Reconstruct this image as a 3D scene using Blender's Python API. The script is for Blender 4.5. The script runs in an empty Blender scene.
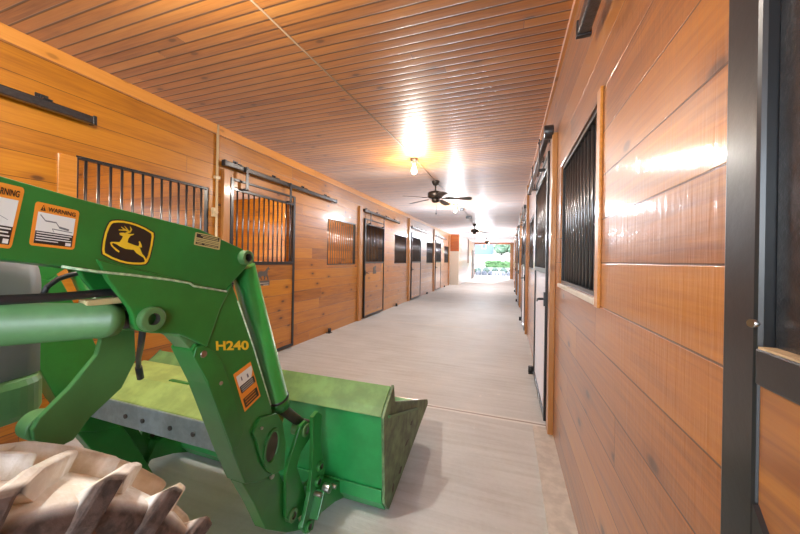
import bpy, bmesh, math, random
import numpy as np
from mathutils import Vector, Matrix
R = random.Random(7)
sc = bpy.context.scene
COL = sc.collection
PI = math.pi
# ------------------------------------------------------------------ camera
F, YAW, ROLL, SY, HC = 316.5, .3302, .0166, -7.22, 1.4
_r = np.array([math.cos(YAW), math.sin(YAW), 0.]); _f = np.array([-math.sin(YAW), math.cos(YAW), 0.]); _u = np.array([0, 0, 1.])
RR = _r*math.cos(ROLL)+_u*math.sin(ROLL); UU = _u*math.cos(ROLL)-_r*math.sin(ROLL)
def on(px, py, val, axis=0):
    """world point seen at a traced photo position, on the plane axis = val"""
    d = (px-400)/F*RR-(py-267-SY)/F*UU+_f
    o = np.array([0, 0, HC]); t = (val-o[axis])/d[axis]
    return o+t*d
def yz(px, py, X):
    p = on(px, py, X); return (float(p[1]), float(p[2]))
cd = bpy.data.cameras.new('camera'); cam = bpy.data.objects.new('camera', cd); COL.objects.link(cam)
cd.sensor_fit = 'HORIZONTAL'; cd.sensor_width = 36; cd.lens = F/800*36; cd.shift_y = SY/800; cd.clip_start = .02; cd.clip_end = 500
M = Matrix.Identity(4)
for i in range(3):
    M[i][0] = RR[i]; M[i][1] = UU[i]; M[i][2] = -_f[i]
M[2][3] = HC
cam.matrix_world = M
sc.camera = cam
sc.view_settings.view_transform = 'Standard'; sc.view_settings.look = 'None'; sc.view_settings.gamma = 1
sc.view_settings.use_curve_mapping = False; sc.view_settings.exposure = 0.18
sc.cycles.use_denoising = True
sc.cycles.max_bounces = 10; sc.cycles.diffuse_bounces = 6; sc.cycles.sample_clamp_indirect = 6
# ------------------------------------------------------------------ materials
def srgb(*c):
    return tuple(((x/255)/12.92 if x/255 <= .04045 else ((x/255+.055)/1.055)**2.4) for x in c)+(1,)
class NT:
    def __init__(s, name):
        s.m = bpy.data.materials.new(name); s.m.use_nodes = True; s.t = s.m.node_tree
        s.b = s.t.nodes['Principled BSDF']
    def n(s, typ, **kw):
        nd = s.t.nodes.new(typ)
        for k, v in kw.items(): setattr(nd, k, v)
        return nd
    def put(s, sock, v):
        if isinstance(v, bpy.types.NodeSocket): s.t.links.new(v, sock)
        elif v is not None: sock.default_value = v
    def math(s, op, a, b=None, c=None, clamp=False):
        nd = s.n('ShaderNodeMath', operation=op); nd.use_clamp = clamp
        for i, v in enumerate((a, b, c)):
            if v is not None: s.put(nd.inputs[i], v)
        return nd.outputs[0]
    def mix(s, f, a, b, bt='MIX'):
        nd = s.n('ShaderNodeMix', data_type='RGBA', blend_type=bt)
        s.put(nd.inputs[0], f); s.put(nd.inputs[6], a); s.put(nd.inputs[7], b); return nd.outputs[2]
    def vec(s, x, y, z):
        nd = s.n('ShaderNodeCombineXYZ')
        for i, v in enumerate((x, y, z)): s.put(nd.inputs[i], v)
        return nd.outputs[0]
    def noise(s, v, scale, detail=4, rough=.5, dist=0):
        nd = s.n('ShaderNodeTexNoise'); s.put(nd.inputs['Vector'], v); nd.inputs['Scale'].default_value = scale
        nd.inputs['Detail'].default_value = detail; nd.inputs['Roughness'].default_value = rough; nd.inputs['Distortion'].default_value = dist
        return nd.outputs['Fac']
    def white(s, v):
        nd = s.n('ShaderNodeTexWhiteNoise', noise_dimensions='3D'); s.put(nd.inputs['Vector'], v); return nd.outputs['Value']
    def step(s, v, lo, hi):
        nd = s.n('ShaderNodeMapRange', interpolation_type='SMOOTHSTEP'); s.put(nd.inputs[0], v)
        nd.inputs[1].default_value = lo; nd.inputs[2].default_value = hi; return nd.outputs[0]
    def ramp(s, f, stops):
        nd = s.n('ShaderNodeValToRGB'); s.put(nd.inputs[0], f); e = nd.color_ramp.elements
        while len(e) < len(stops): e.new(.5)
        for i, (p, c) in enumerate(stops): e[i].position = p; e[i].color = c
        return nd.outputs[0]
    def pos(s):
        g = s.n('ShaderNodeNewGeometry'); x = s.n('ShaderNodeSeparateXYZ'); s.t.links.new(g.outputs['Position'], x.inputs[0])
        return g.outputs['Position'], x.outputs
    def bump(s, h, strength=.3, dist=.01, socks=('Normal',)):
        nd = s.n('ShaderNodeBump'); nd.inputs['Strength'].default_value = strength; nd.inputs['Distance'].default_value = dist
        s.put(nd.inputs['Height'], h)
        for k in socks: s.t.links.new(nd.outputs[0], s.b.inputs[k])
        return nd.outputs[0]
    def set(s, **kw):
        for k, v in kw.items(): s.put(s.b.inputs[k.replace('_', ' ')], v)
        return s.m

def wood(name, al, ac, width, cols, seed=0., rough=.35, coat=.6, groove=.0035, off=0., seg=3.4, knots=1., coatrough=.12, bead=False, sheen=.45, chatter=0.):
    """knotty pine boards; al = axis along the boards, ac = axis across them"""
    n = NT(name); _, X = n.pos(); a = X[al]; c = X[ac]
    cc = n.math('ADD', n.math('DIVIDE', c, width), off); idx = n.math('FLOOR', cc); fr = n.math('FRACT', cc)
    r1 = n.white(n.vec(idx, seed, 3.3))
    aa = n.math('ADD', n.math('DIVIDE', a, seg), n.math('MULTIPLY', r1, 7.))
    sg = n.math('FLOOR', aa); sf = n.math('FRACT', aa)
    r2 = n.white(n.vec(idx, sg, seed+1.7)); r3 = n.white(n.vec(sg, idx, seed+9.1))
    sh = n.math('MULTIPLY', r2, 41.)
    g1 = n.noise(n.vec(n.math('ADD', n.math('MULTIPLY', a, 1.1), sh), n.math('MULTIPLY', c, 30.), r3), 2.2, 6, .6, .6)
    g2 = n.noise(n.vec(n.math('ADD', n.math('MULTIPLY', a, .9), sh), n.math('MULTIPLY', c, 7.), r2), 1.6, 3, .5, 1.2)
    vo = n.n('ShaderNodeTexVoronoi', voronoi_dimensions='2D'); vo.inputs['Scale'].default_value = 1.
    n.put(vo.inputs['Vector'], n.vec(n.math('ADD', n.math('MULTIPLY', a, 2.0), sh), n.math('ADD', n.math('MULTIPLY', c, 4.2), n.math('MULTIPLY', r3, 20.)), 0.))
    kd = vo.outputs['Distance']; cs = n.n('ShaderNodeSeparateColor'); n.put(cs.inputs[0], vo.outputs['Color'])
    ok = n.math('GREATER_THAN', cs.outputs[0], .62)
    kn = n.math('MULTIPLY', n.math('SUBTRACT', 1., n.step(kd, .035, .095)), ok)
    halo = n.math('MULTIPLY', n.math('SUBTRACT', 1., n.step(kd, .05, .26)), ok)
    f = n.math('ADD', n.math('MULTIPLY', g1, .45), n.math('MULTIPLY', g2, .35))
    f = n.math('ADD', f, n.math('MULTIPLY', n.math('SUBTRACT', r2, .5), .24))
    col = n.ramp(f, [(.18, cols[0]), (.42, cols[1]), (.68, cols[2])])
    col = n.mix(n.math('MULTIPLY', halo, .45*knots), col, cols[0])
    col = n.mix(n.math('MULTIPLY', kn, .8*knots), col, (.055, .018, .006, 1))
    gv = n.step(n.math('ABSOLUTE', n.math('SUBTRACT', fr, .5)), .5-groove/width, .5-groove*.35/width)
    ge = n.step(n.math('ABSOLUTE', n.math('SUBTRACT', sf, .5)), .5-.0022/seg, .5-.001/seg)
    gr = n.math('MAXIMUM', gv, ge)
    col = n.mix(n.math('MULTIPLY', gr, .8), col, (.035, .012, .004, 1))
    hb = n.noise(n.vec(n.math('MULTIPLY', a, 3.), n.math('MULTIPLY', c, 9.), r2), 2.5, 2, .5)
    h = n.math('ADD', n.math('MULTIPLY', gr, -1.), n.math('MULTIPLY', hb, .3))
    if bead:
        h = n.math('ADD', h, n.math('MULTIPLY', n.math('SUBTRACT', n.math('ABSOLUTE', n.math('SUBTRACT', fr, .5)), 0.), -.9))
    if chatter:
        ch = n.noise(n.vec(n.math('MULTIPLY', a, 62.), n.math('MULTIPLY', c, 3.), r2), 1., 3, .6, .3)
        h = n.math('ADD', h, n.math('MULTIPLY', ch, chatter))
    n.bump(h, .35, .006, ('Normal', 'Coat Normal'))
    return n.set(Base_Color=col, Roughness=n.math('ADD', rough, n.math('MULTIPLY', g2, .12)), Coat_Weight=coat, Coat_Roughness=coatrough, Coat_IOR=1.5, Sheen_Weight=sheen, Sheen_Roughness=.3, Sheen_Tint=(.92,.95,1,1))  # pale sheen imitates the glare that whitens the far boards
O1, O2, O3 = (.20, .058, .003, 1), (.42, .150, .004, 1), (.55, .228, .009, 1)
P1, P2, P3 = (.16, .045, .007, 1), (.36, .120, .015, 1), (.48, .19, .026, 1)
C1, C2, C3 = (.25, .08, .014, 1), (.47, .172, .030, 1), (.60, .26, .055, 1)
W_LEFT = wood('pine_boards', 1, 2, .177, (O1, O2, O3), 1., off=.1, sheen=.9)
W_RIGHT = wood('varnished_pine_boards', 1, 2, .177, (P1, P2, P3), 5., off=.09, coat=.8, coatrough=.1, sheen=.07, chatter=.55)
W_CEIL = wood('beaded_pine_ceiling', 0, 1, .082, (C1, C2, C3), 9., rough=.45, coat=.35, groove=.009, knots=.8, coatrough=.3, seg=9., bead=True, sheen=.5)
W_STALL = wood('stall_pine', 0, 2, .177, (O1, O2, O3), 13., rough=.5, coat=.2)
W_BACK = wood('stall_pine_back', 1, 2, .177, (O1, O2, O3), 17., rough=.5, coat=.2)
W_DOOR = wood('door_pine', 1, 2, .235, (O1, O2, O3), 21., off=.4, seg=9., sheen=1.)
W_POST = wood('post_pine', 2, 1, 5., ((.26, .10, .022, 1), (.38, .155, .036, 1), (.46, .21, .06, 1)), 25., off=.5, seg=9., knots=.5, coat=.3, sheen=.12)
W_TRIM = wood('trim_pine', 1, 2, 5., (O2, (.60, .24, .04, 1), (.68, .30, .055, 1)), 29., off=.5, seg=9., knots=.5)
W_END = wood('end_pine', 0, 2, .177, ((.30, .07, .02, 1), (.5, .13, .03, 1), (.6, .2, .05, 1)), 33., coat=.3)

def plain(name, col, rough=.4, metal=0., coat=0., var=0., scale=30., bump=0., spec=.5, emis=None, es=0.):
    n = NT(name); p, X = n.pos()
    c = col
    if var or bump:
        tc = n.n('ShaderNodeTexCoord'); z = n.noise(tc.outputs['Object'], scale, 5, .6)
        if var:
            c = n.mix(n.step(z, .35, .7), tuple(v*(1-var) for v in col[:3])+(1,), tuple(min(1, v*(1+var)) for v in col[:3])+(1,))
        if bump: n.bump(z, bump, .01)
    n.set(Base_Color=c, Roughness=rough, Metallic=metal, Coat_Weight=coat, Coat_Roughness=.15, Specular_IOR_Level=spec)
    if emis: n.set(Emission_Color=emis, Emission_Strength=es)
    return n.m
GREEN = plain('green_paint', (.017, .185, .030, 1), .38, coat=.35, var=.10, scale=9)
GREEN_L = plain('dusty_green_paint', (.08, .195, .065, 1), .45, coat=.15, var=.14, scale=12)  # paler, duller green than the boom paint
GREEN_B = plain('bucket_green_paint', (.02, .26, .065, 1), .36, coat=.4, var=.12, scale=7)
GREEN_P = plain('pale_worn_green', (.30, .42, .12, 1), .55, var=.18, scale=9)  # cross tube: light from above put into the paint colour
GREEN_T = plain('scuffed_bucket_green', (.13, .27, .085, 1), .5, var=.2, scale=9)  # bucket lip painted paler, as lit from overhead
GREEN_W = plain('weld_green', (.42, .58, .36, 1), .4, var=.3, scale=60)
YELLOW = plain('yellow_decal', (.80, .56, .03, 1), .4)
BLACKD = plain('black_decal', (.022, .017, .014, 1), .4)
ORANGE = plain('orange_decal', (.82, .30, .03, 1), .45)
WHITED = plain('white_decal', (.76, .78, .72, 1), .45)
TAN = plain('brass_plate', (.55, .48, .2, 1), .4)
GREY_INK = plain('grey_ink', (.16, .17, .17, 1), .5)
BLACK = plain('black_steel', (.016, .017, .019, 1), .34, coat=.3, bump=.05, scale=25)
BLACK_R = plain('rough_black_steel', (.02, .021, .024, 1), .28, coat=.6, bump=.3, scale=45, var=.3)
BARS = plain('dark_bar_steel', (.14, .14, .145, 1), .28, metal=.85, coat=.3)
STEEL = plain('bare_steel', (.42, .40, .37, 1), .3, metal=1., var=.15)
RUSTY = plain('dark_bore_steel', (.045, .038, .028, 1), .6, var=.4, scale=20)
RUBBER = plain('black_hose_rubber', (.022, .022, .024, 1), .45)
CONDUIT = plain('conduit_paint', (.62, .46, .26, 1), .4)
GREY_P = plain('grey_grille_plastic', (.22, .23, .25, 1), .45, var=.15, scale=3)
DARK_P = plain('dark_grille_mesh', (.035, .037, .042, 1), .5, var=.2)
BRONZE = plain('bronze_fan_metal', (.05, .04, .033, 1), .35, metal=.6)
BLADE = plain('dark_fan_blade', (.07, .055, .045, 1), .4, var=.2, scale=5)
PLAQ = plain('pewter_plaque', (.075, .068, .062, 1), .5)
CREAM = plain('cream_board', (.62, .56, .47, 1), .45, var=.05)
def concrete():
    n = NT('concrete'); p, X = n.pos()
    a = n.noise(n.vec(n.math('MULTIPLY', X[0], .9), n.math('MULTIPLY', X[1], 11.), 0.), 1.6, 6, .6, .4)
    b = n.noise(p, 1.1, 5, .6); cst = n.noise(p, 34, 4, .6)
    f = n.math('ADD', n.math('MULTIPLY', a, .45), n.math('ADD', n.math('MULTIPLY', b, .4), n.math('MULTIPLY', cst, .15)))
    col = n.ramp(f, [(.32, (.41, .42, .40, 1)), (.5, (.53, .555, .55, 1)), (.66, (.62, .645, .645, 1))])
    jy = n.math('FRACT', n.math('ADD', n.math('DIVIDE', n.math('SUBTRACT', X[1], 2.98), 3.72), 100.5))
    wob = n.math('MULTIPLY', n.math('SUBTRACT', n.noise(n.vec(X[0], 0., 0.), 3., 3), .5), .004)
    d = n.math('ABSOLUTE', n.math('ADD', n.math('SUBTRACT', jy, .5), wob))
    jl = n.math('SUBTRACT', 1., n.step(d, .0016, .0045)); jw = n.math('SUBTRACT', 1., n.step(d, .006, .014))
    col = n.mix(n.math('MULTIPLY', jw, .7), col, (.80, .80, .77, 1))
    col = n.mix(n.math('MULTIPLY', jl, .75), col, (.16, .125, .09, 1))
    sp = n.math('GREATER_THAN', n.noise(p, 9., 2, .5), .735)
    col = n.mix(n.math('MULTIPLY', sp, .5), col, (.7, .69, .66, 1))
    n.bump(n.math('ADD', n.math('ADD', n.math('MULTIPLY', jl, -1.5), a), n.math('MULTIPLY', cst, .5)), .35, .006)
    return n.set(Base_Color=col, Roughness=n.math('ADD', .52, n.math('MULTIPLY', b, .2)), Specular_IOR_Level=.4)
CONC = concrete()
CURB = plain('curb_concrete', (.56, .54, .49, 1), .6, var=.12, scale=14, bump=.2)
def tyre_mat():
    n = NT('dusty_tyre_rubber'); tc = n.n('ShaderNodeTexCoord'); v = tc.outputs['Object']
    s = n.n('ShaderNodeSeparateXYZ'); n.put(s.inputs[0], v)
    rad = n.math('SQRT', n.math('ADD', n.math('POWER', s.outputs[1], 2.), n.math('POWER', s.outputs[2], 2.)))
    dirt = n.noise(v, 11, 6, .65); d2 = n.noise(v, 42, 4, .6)
    dust = n.mix(n.step(dirt, .38, .62), (.70, .66, .58, 1), (.92, .92, .90, 1))
    dust = n.mix(n.step(n.noise(v, 5, 3), .52, .74), dust, (.58, .42, .22, 1))
    mud = n.mix(n.step(d2, .35, .65), (.042, .028, .022, 1), (.115, .078, .062, 1))
    side = n.step(n.math('ABSOLUTE', s.outputs[0]), .114, .128)
    far = n.step(rad, .535, .548)
    f = n.math('MAXIMUM', side, n.math('MULTIPLY', far, .25))
    n.bump(n.math('ADD', dirt, d2), .3, .01)
    return n.set(Base_Color=n.mix(f, dust, mud), Roughness=.75)
TYRE = tyre_mat()
RIM = plain('yellow_rim_paint', (.7, .5, .03, 1), .4)
# ------------------------------------------------------------------ mesh helpers
class MB:
    def __init__(s): s.v = []; s.f = []; s.mi = []; s.sm = []
    def add(s, v, f, mi=0, sm=False):
        k = len(s.v); s.v += [tuple(p) for p in v]
        for q in f: s.f.append(tuple(i+k for i in q)); s.mi.append(mi); s.sm.append(sm)
        return s
    def box(s, a, b, mi=0):
        x0, y0, z0 = [min(p, q) for p, q in zip(a, b)]; x1, y1, z1 = [max(p, q) for p, q in zip(a, b)]
        v = [(x0, y0, z0), (x1, y0, z0), (x1, y1, z0), (x0, y1, z0), (x0, y0, z1), (x1, y0, z1), (x1, y1, z1), (x0, y1, z1)]
        return s.add(v, [(0, 3, 2, 1), (4, 5, 6, 7), (0, 1, 5, 4), (1, 2, 6, 5), (2, 3, 7, 6), (3, 0, 4, 7)], mi)
    def prism(s, poly, x0, x1, mi=0, axis=0):
        """polygon in the two other axes, extruded along axis"""
        ar = sum(poly[i][0]*poly[(i+1) % len(poly)][1]-poly[(i+1) % len(poly)][0]*poly[i][1] for i in range(len(poly)))
        if ar < 0: poly = poly[::-1]
        if x0 > x1: x0, x1 = x1, x0
        def P(x, q):
            return (x, q[0], q[1]) if axis == 0 else ((q[0], x, q[1]) if axis == 1 else (q[0], q[1], x))
        n = len(poly); v = [P(x0, q) for q in poly]+[P(x1, q) for q in poly]
        f = [tuple(range(n-1, -1, -1)), tuple(range(n, 2*n))]+[(i, (i+1) % n, (i+1) % n+n, i+n) for i in range(n)]
        if axis == 1: f = [q[::-1] for q in f]
        return s.add(v, f, mi)
    def tube(s, pts, r, seg=12, mi=0, cap=True):
        pts = [Vector(p) for p in pts]; rs = r if isinstance(r, (list, tuple)) else [r]*len(pts)
        v = []; f = []; prev = None
        for i, p in enumerate(pts):
            d = (pts[min(i+1, len(pts)-1)]-pts[max(i-1, 0)]).normalized()
            if prev is None:
                up = Vector((0, 0, 1)) if abs(d.z) < .9 else Vector((1, 0, 0)); a = d.cross(up).normalized()
            else:
                a = (prev-d*prev.dot(d)).normalized()
            prev = a; b = d.cross(a)
            for k in range(seg):
                t = 2*PI*k/seg; v.append(p+(a*math.cos(t)+b*math.sin(t))*rs[i])
        for i in range(len(pts)-1):
            for k in range(seg):
                q = i*seg+k; w = i*seg+(k+1) % seg; f.append((q, w, w+seg, q+seg))
        s.add(v, f, mi, True)
        if cap:
            k = len(s.v)-len(v)
            s.f.append(tuple(k+i for i in range(seg-1, -1, -1))); s.mi.append(mi); s.sm.append(False)
            s.f.append(tuple(k+len(v)-seg+i for i in range(seg))); s.mi.append(mi); s.sm.append(False)
        return s
    def ring(s, c, axis, ro, ri, h0, h1, seg=24, mi=0, mi_in=None):
        """hollow boss about c along x; bore closed at the far end"""
        v = []; f = []
        for (r, h) in ((ro, h0), (ro, h1), (ri, h1), (ri, h0)):
            for k in range(seg):
                t = 2*PI*k/seg; v.append((c[0]+h, c[1]+r*math.cos(t), c[2]+r*math.sin(t)))
        for j in range(3):
            for k in range(seg):
                a = j*seg+k; b = j*seg+(k+1) % seg
                f.append((a, b, b+seg, a+seg))
        s.add(v, f[:2*seg], mi, False); 
        s.add(v, f[2*seg:]+[tuple(range(3*seg, 4*seg))], mi if mi_in is None else mi_in, False)
        return s
    def lathe(s, prof, c=(0, 0, 0), seg=24, mi=0, axis=2):
        v = []; f = []
        for (r, h) in prof:
            for k in range(seg):
                t = 2*PI*k/seg; x, y = r*math.cos(t), r*math.sin(t)
                v.append((c[0]+x, c[1]+y, c[2]+h) if axis == 2 else (c[0]+h, c[1]+x, c[2]+y))
        for i in range(len(prof)-1):
            for k in range(seg):
                a = i*seg+k; b = i*seg+(k+1) % seg; f.append((a, b, b+seg, a+seg))
        return s.add(v, f, mi, True)
    def build(s, name, mats, parent=None, bevel=0., loc=(0, 0, 0)):
        me = bpy.data.meshes.new(name); me.from_pydata(s.v, [], s.f)
        for m in (mats if isinstance(mats, (list, tuple)) else [mats]): me.materials.append(m)
        me.polygons.foreach_set('material_index', s.mi); me.polygons.foreach_set('use_smooth', s.sm)
        bm = bmesh.new(); bm.from_mesh(me); bmesh.ops.recalc_face_normals(bm, faces=bm.faces); bm.to_mesh(me); bm.free()
        o = bpy.data.objects.new(name, me); COL.objects.link(o); o.parent = parent; o.location = loc
        if bevel:
            b = o.modifiers.new('bevel', 'BEVEL'); b.width = bevel; b.segments = 2; b.limit_method = 'ANGLE'; b.angle_limit = .6
        return o
def thing(name, label, cat, loc=(0, 0, 0), rz=0., group=None):
    o = bpy.data.objects.new(name, None); COL.objects.link(o); o.location = loc; o.rotation_euler = (0, 0, rz)
    o.empty_display_size = .1
    return tag(o, label, cat, group)
def tag(o, label, cat, group=None, kind=None):
    o['label'] = label; o['category'] = cat
    if group: o['group'] = group
    if kind: o['kind'] = kind
    return o
def struct(o): o['kind'] = 'structure'; return o
def dup(root, loc, rz, label):
    r = root.copy(); COL.objects.link(r); r.location = loc; r.rotation_euler = (0, 0, rz); r['label'] = label
    for ch in list(root.children):
        c = ch.copy(); COL.objects.link(c); c.parent = r
        for g in list(ch.children):
            d = g.copy(); COL.objects.link(d); d.parent = c
    return r
# ------------------------------------------------------------------ building shell
XL, XR, H = -3.22, .357, 2.925
Y0, Y1 = -4.7, 27.2
PER = 3.78
S0, SR = -6.9, 4.0
WT = .10
def wall(name, x0, x1, ya, yb, z0, z1, holes, mat):
    ys = sorted({ya, yb} | {h[0] for h in holes} | {h[1] for h in holes}); zs = sorted({z0, z1} | {h[2] for h in holes} | {h[3] for h in holes})
    m = MB()
    for i in range(len(ys)-1):
        run = None
        for j in range(len(zs)-1):
            cy, cz = (ys[i]+ys[i+1])/2, (zs[j]+zs[j+1])/2
            solid = not any(h[0] < cy < h[1] and h[2] < cz < h[3] for h in holes)
            if solid:
                run = zs[j] if run is None else run
            if run is not None and (not solid or j == len(zs)-2):
                m.box((x0, ys[i], run), (x1, ys[i+1], zs[j+1] if solid else zs[j])); run = None
    return struct(m.build(name, mat))
YD = [2.94+PER*k for k in range(4)]           # near edges of the stall doors
LG = [1.52, 5.17, 8.87, 12.78, 16.62]         # near edges of the left grilles
RG = [1.54, 5.20, 8.98, 12.76, 16.54]
GW, DW = 1.17, 1.22
lh = [(y, y+GW, 1.28, 2.18) for y in LG]+[(y+.06, y+DW-.06, .02, 2.30) for y in YD]
rh = [(RG[0], RG[0]+1.04, 1.25, 2.10)]+[(y, y+GW, 1.28, 2.14) for y in RG[1:]]+[(y+.06, y+DW-.06, .02, 2.30) for y in YD]+[(-.50, .46, .02, 2.3)]
YS = -1.0  # side walls stop here; bays behind the camera left open to admit light
wall('wall_left', XL-WT, XL, YS, 18.4, 0, H, lh, W_LEFT)
wall('wall_right', XR, XR+WT, YS, Y1, 0, H, rh, W_RIGHT)
struct(MB().box((S0, Y0, -.12), (SR, Y1+.3, 0)).build('floor', CONC))
m = MB(); m.box((XL-WT, Y0-.3, H), (XR+WT, Y1+.3, H+.12)); m.box((XR+WT, YS, H), (SR+.2, Y1+.3, H+.12)); m.box((S0-.2, YS, H), (XL-WT, Y1+.3, H+.12)); struct(m.build('ceiling', W_CEIL))
# stalls behind the walls: outer walls with an unseen window each to let daylight in, and partitions
WY = [2.8-PER*2+PER*k for k in range(8)]
win = [(y+1.3, y+2.5, 1.35, 2.4) for y in WY if y+2.5 < Y1]
wall('wall_stalls_left', S0-.12, S0, YS, Y1, 0, H, [h for h in win if h[0] > YS], W_BACK)
wall('wall_stalls_right', SR, SR+.12, YS, Y1, 0, H, [h for h in win if h[0] > YS], W_BACK)
for k, y in enumerate([YS+.05]+WY[2:6]+[18.3]):
    struct(MB().box((S0, y-.05, 0), (XL-WT, y+.05, H)).build('wall_partition_left', W_STALL))
for k, y in enumerate([YS+.05]+WY[2:7]+[Y1]):
    struct(MB().box((XR+WT, y-.05, 0), (SR, y+.05, H)).build('wall_partition_right', W_STALL))
# feed room that juts into the aisle at the far left
XB = -2.72
m = MB(); m.box((S0, 18.4, 1.95), (XB, 18.5, H)); struct(m.build('wall_feed_room_upper', W_END))
m = MB(); m.box((S0, 18.4, 0), (XB, 18.5, 1.95)); struct(m.build('wall_feed_room_lower', CREAM))
wall('wall_feed_room_side', XB-.1, XB, 18.5, Y1, 0, H, [], W_LEFT)
# far end wall with the opening, its jambs and header
m = MB(); m.box((S0, Y1, 0), (-2.78, Y1+.15, H)); m.box((.33, Y1, 0), (SR, Y1+.15, H)); struct(m.build('wall_end', W_END))
struct(MB().box((.12, Y1-.14, 0), (.335, Y1+.1, H)).build('trim_1', W_POST))
struct(MB().box((-2.78, Y1-.06, 0), (-2.70, Y1+.1, H)).build('trim_2', W_POST))
struct(MB().box((-2.70, Y1-.1, H-.13), (.12, Y1+.1, H)).build('trim_3', W_END))
# crown boards and base strips
struct(MB().box((XL, YS, H-.105), (XL+.022, 18.4, H)).build('trim_4', W_TRIM))
struct(MB().box((XR-.022, YS, H-.045), (XR, Y1-.14, H)).build('trim_5', W_TRIM))
m = MB(); m.box((.215, YS, 0), (XR, 2.90, .022)); struct(m.build('baseboard_right', CURB))
# posts standing at every stall corner
tn = 6
for k in range(5):
    y = 2.80+PER*k-(.02 if k else 0)
    if k == 0:
        o = MB().box((XL, 2.84, 0), (XL+.05, 2.93, 2.44)).build('trim_%d' % tn, W_POST, bevel=.004)
    else:
        o = MB().box((XL, y-.12, 0), (XL+.05, y+.03, 2.60 if k == 1 else H-.105)).build('trim_%d' % tn, W_POST, bevel=.004)
    struct(o); tn += 1
for k in range(5):
    y = 2.86+PER*k
    if y > 19: break
    o = MB().box((XR-.04, y-.07, 0), (XR, y+.05, 2.44 if k == 0 else H-.045)).build('trim_%d' % tn, W_POST, bevel=.004); struct(o); tn += 1
# ------------------------------------------------------------------ grilles, doors, tracks (front faces +X)
def grille(name, label, w, z0, z1, n, group, loc, rz, sill=True):
    t = thing(name, label, 'grille', (loc[0], loc[1], z0), rz, group)
    h = z1-z0; b = .022
    m = MB(); m.box((-.05, -w/2, h-b), (-.01, w/2, h)); m.box((-.05, -w/2, 0), (-.01, w/2, b))
    m.box((-.05, -w/2, b), (-.01, -w/2+b, h-b)); m.box((-.05, w/2-b, b), (-.01, w/2, h-b)); m.build('grille_frame', BLACK, t)
    bm_ = None
    for i in range(n):
        y = -w/2+(i+.9)*w/(n+.8)
        if bm_ is None:
            bm_ = MB().tube([(-.03, 0, b*.5), (-.03, 0, h-b*.5)], .0105, 10).build('grille_bar', BARS, t, loc=(0, y, 0))
        else:
            c = bm_.copy(); COL.objects.link(c); c.parent = t; c.location = (0, y, 0)
    return t
def add_latch(t, y, z):
    m = MB(); m.box((.0, y-.025, z-.06), (.012, y+.025, z+.06)); m.tube([(.01, y, z), (.055, y, z)], .011, 8)
    m.tube([(.05, y, z), (.055, y+.03, z-.01), (.055, y+.11, z-.035)], .009, 8)
    m.build('latch_handle', BLACK, t)
def stall_door(label, loc, rz, flip=1):
    """origin: middle of the door's foot; front face +X; flip: which end carries the latch"""
    t = thing('stall_door', label, 'door', loc, rz, 'sliding stall doors')
    w, h, b = DW, 2.36, .042; z0 = .03
    m = MB(); m.box((0, -w/2, z0), (.04, -w/2+b, h)); m.box((0, w/2-b, z0), (.04, w/2, h))
    m.box((0, -w/2+b, z0), (.04, w/2-b, z0+b)); m.box((0, -w/2+b, h-b*.7), (.04, w/2-b, h)); m.box((0, -w/2+b, 1.30), (.04, w/2-b, 1.345)); m.box((0, -w/2+b, 2.215), (.04, w/2-b, 2.245))
    m.build('door_frame', BLACK, t, .003)
    MB().box((.006, -w/2+b, z0+b), (.026, w/2-b, 1.30)).build('lower_panel', W_DOOR, t)
    MB().box((.006, -w/2+b, 2.245), (.026, w/2-b, h-b*.7)).build('top_panel', W_DOOR, t)
    n = 12; br = None
    for i in range(n):
        y = -w/2+b+(i+.75)*(w-2*b)/(n+.5)
        if br is None: br = MB().tube([(.02, 0, 1.34), (.02, 0, 2.22)], .0105, 10).build('door_bar', BARS, t, loc=(0, y, 0))
        else:
            c = br.copy(); COL.objects.link(c); c.parent = t; c.location = (0, y, 0)
    for y in (-.42, .42):
        m = MB(); m.box((.04, y-.03, h-.12), (.097, y+.03, h-.105)); m.box((.089, y-.02, h-.12), (.097, y+.02, h+.17)); m.tube([(.095, y, h+.14), (.103, y, h+.14)], .012, 10)
        m.build('door_hanger', BLACK, t)
    m = MB(); y = -flip*(w/2-.021)
    m.box((.04, y-.022, 1.02), (.052, y+.022, 1.14)); m.tube([(.05, y, 1.08), (.09, y, 1.08)], .011, 8)
    m.tube([(.088, y, 1.08), (.092, y+.04*flip, 1.075), (.092, y+.12*flip, 1.05)], .009, 8)
    m.build('latch_handle', BLACK, t)
    return t
def track(label, loc, length, rz, group='door tracks'):
    t = thing('door_track', label, 'door track', loc, rz, group)
    m = MB(); m.box((.035, -length/2, -.03), (.085, length/2, .03)); m.build('track_rail', BLACK_R, t, .008)
    MB().box((.03, -length/2-.006, -.036), (.09, -length/2+.02, .036)).build('end_cap', BLACK, t, .004)
    MB().box((.03, length/2-.02, -.036), (.09, length/2+.006, .036)).build('end_cap', BLACK, t, .004)
    nb = 4
    for i in range(nb):
        y = -length/2+.22+(length-.5)*i/(nb-1)
        m = MB(); m.box((0, y-.035, .0), (.008, y+.035, .085)); m.box((.0, y-.025, .03), (.09, y+.025, .04)); m.tube([(.008, y, .065), (.03, y, .065)], .012, 8)
        m.build('track_bracket', BLACK, t)
    return t
nth = ['nearest the tractor bucket, with a horse plaque', 'second beyond the tractor bucket', 'third beyond the tractor bucket', 'farthest']
LD = ['sliding stall door with horse plaque and barred top, beside the tractor bucket on the left wall',
      'second barred sliding stall door down the left wall, its wood panel half whitened by glare',
      'third barred sliding stall door down the left wall, past the second wooden post',
      'farthest barred sliding stall door on the left wall, next to the feed room']
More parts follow.
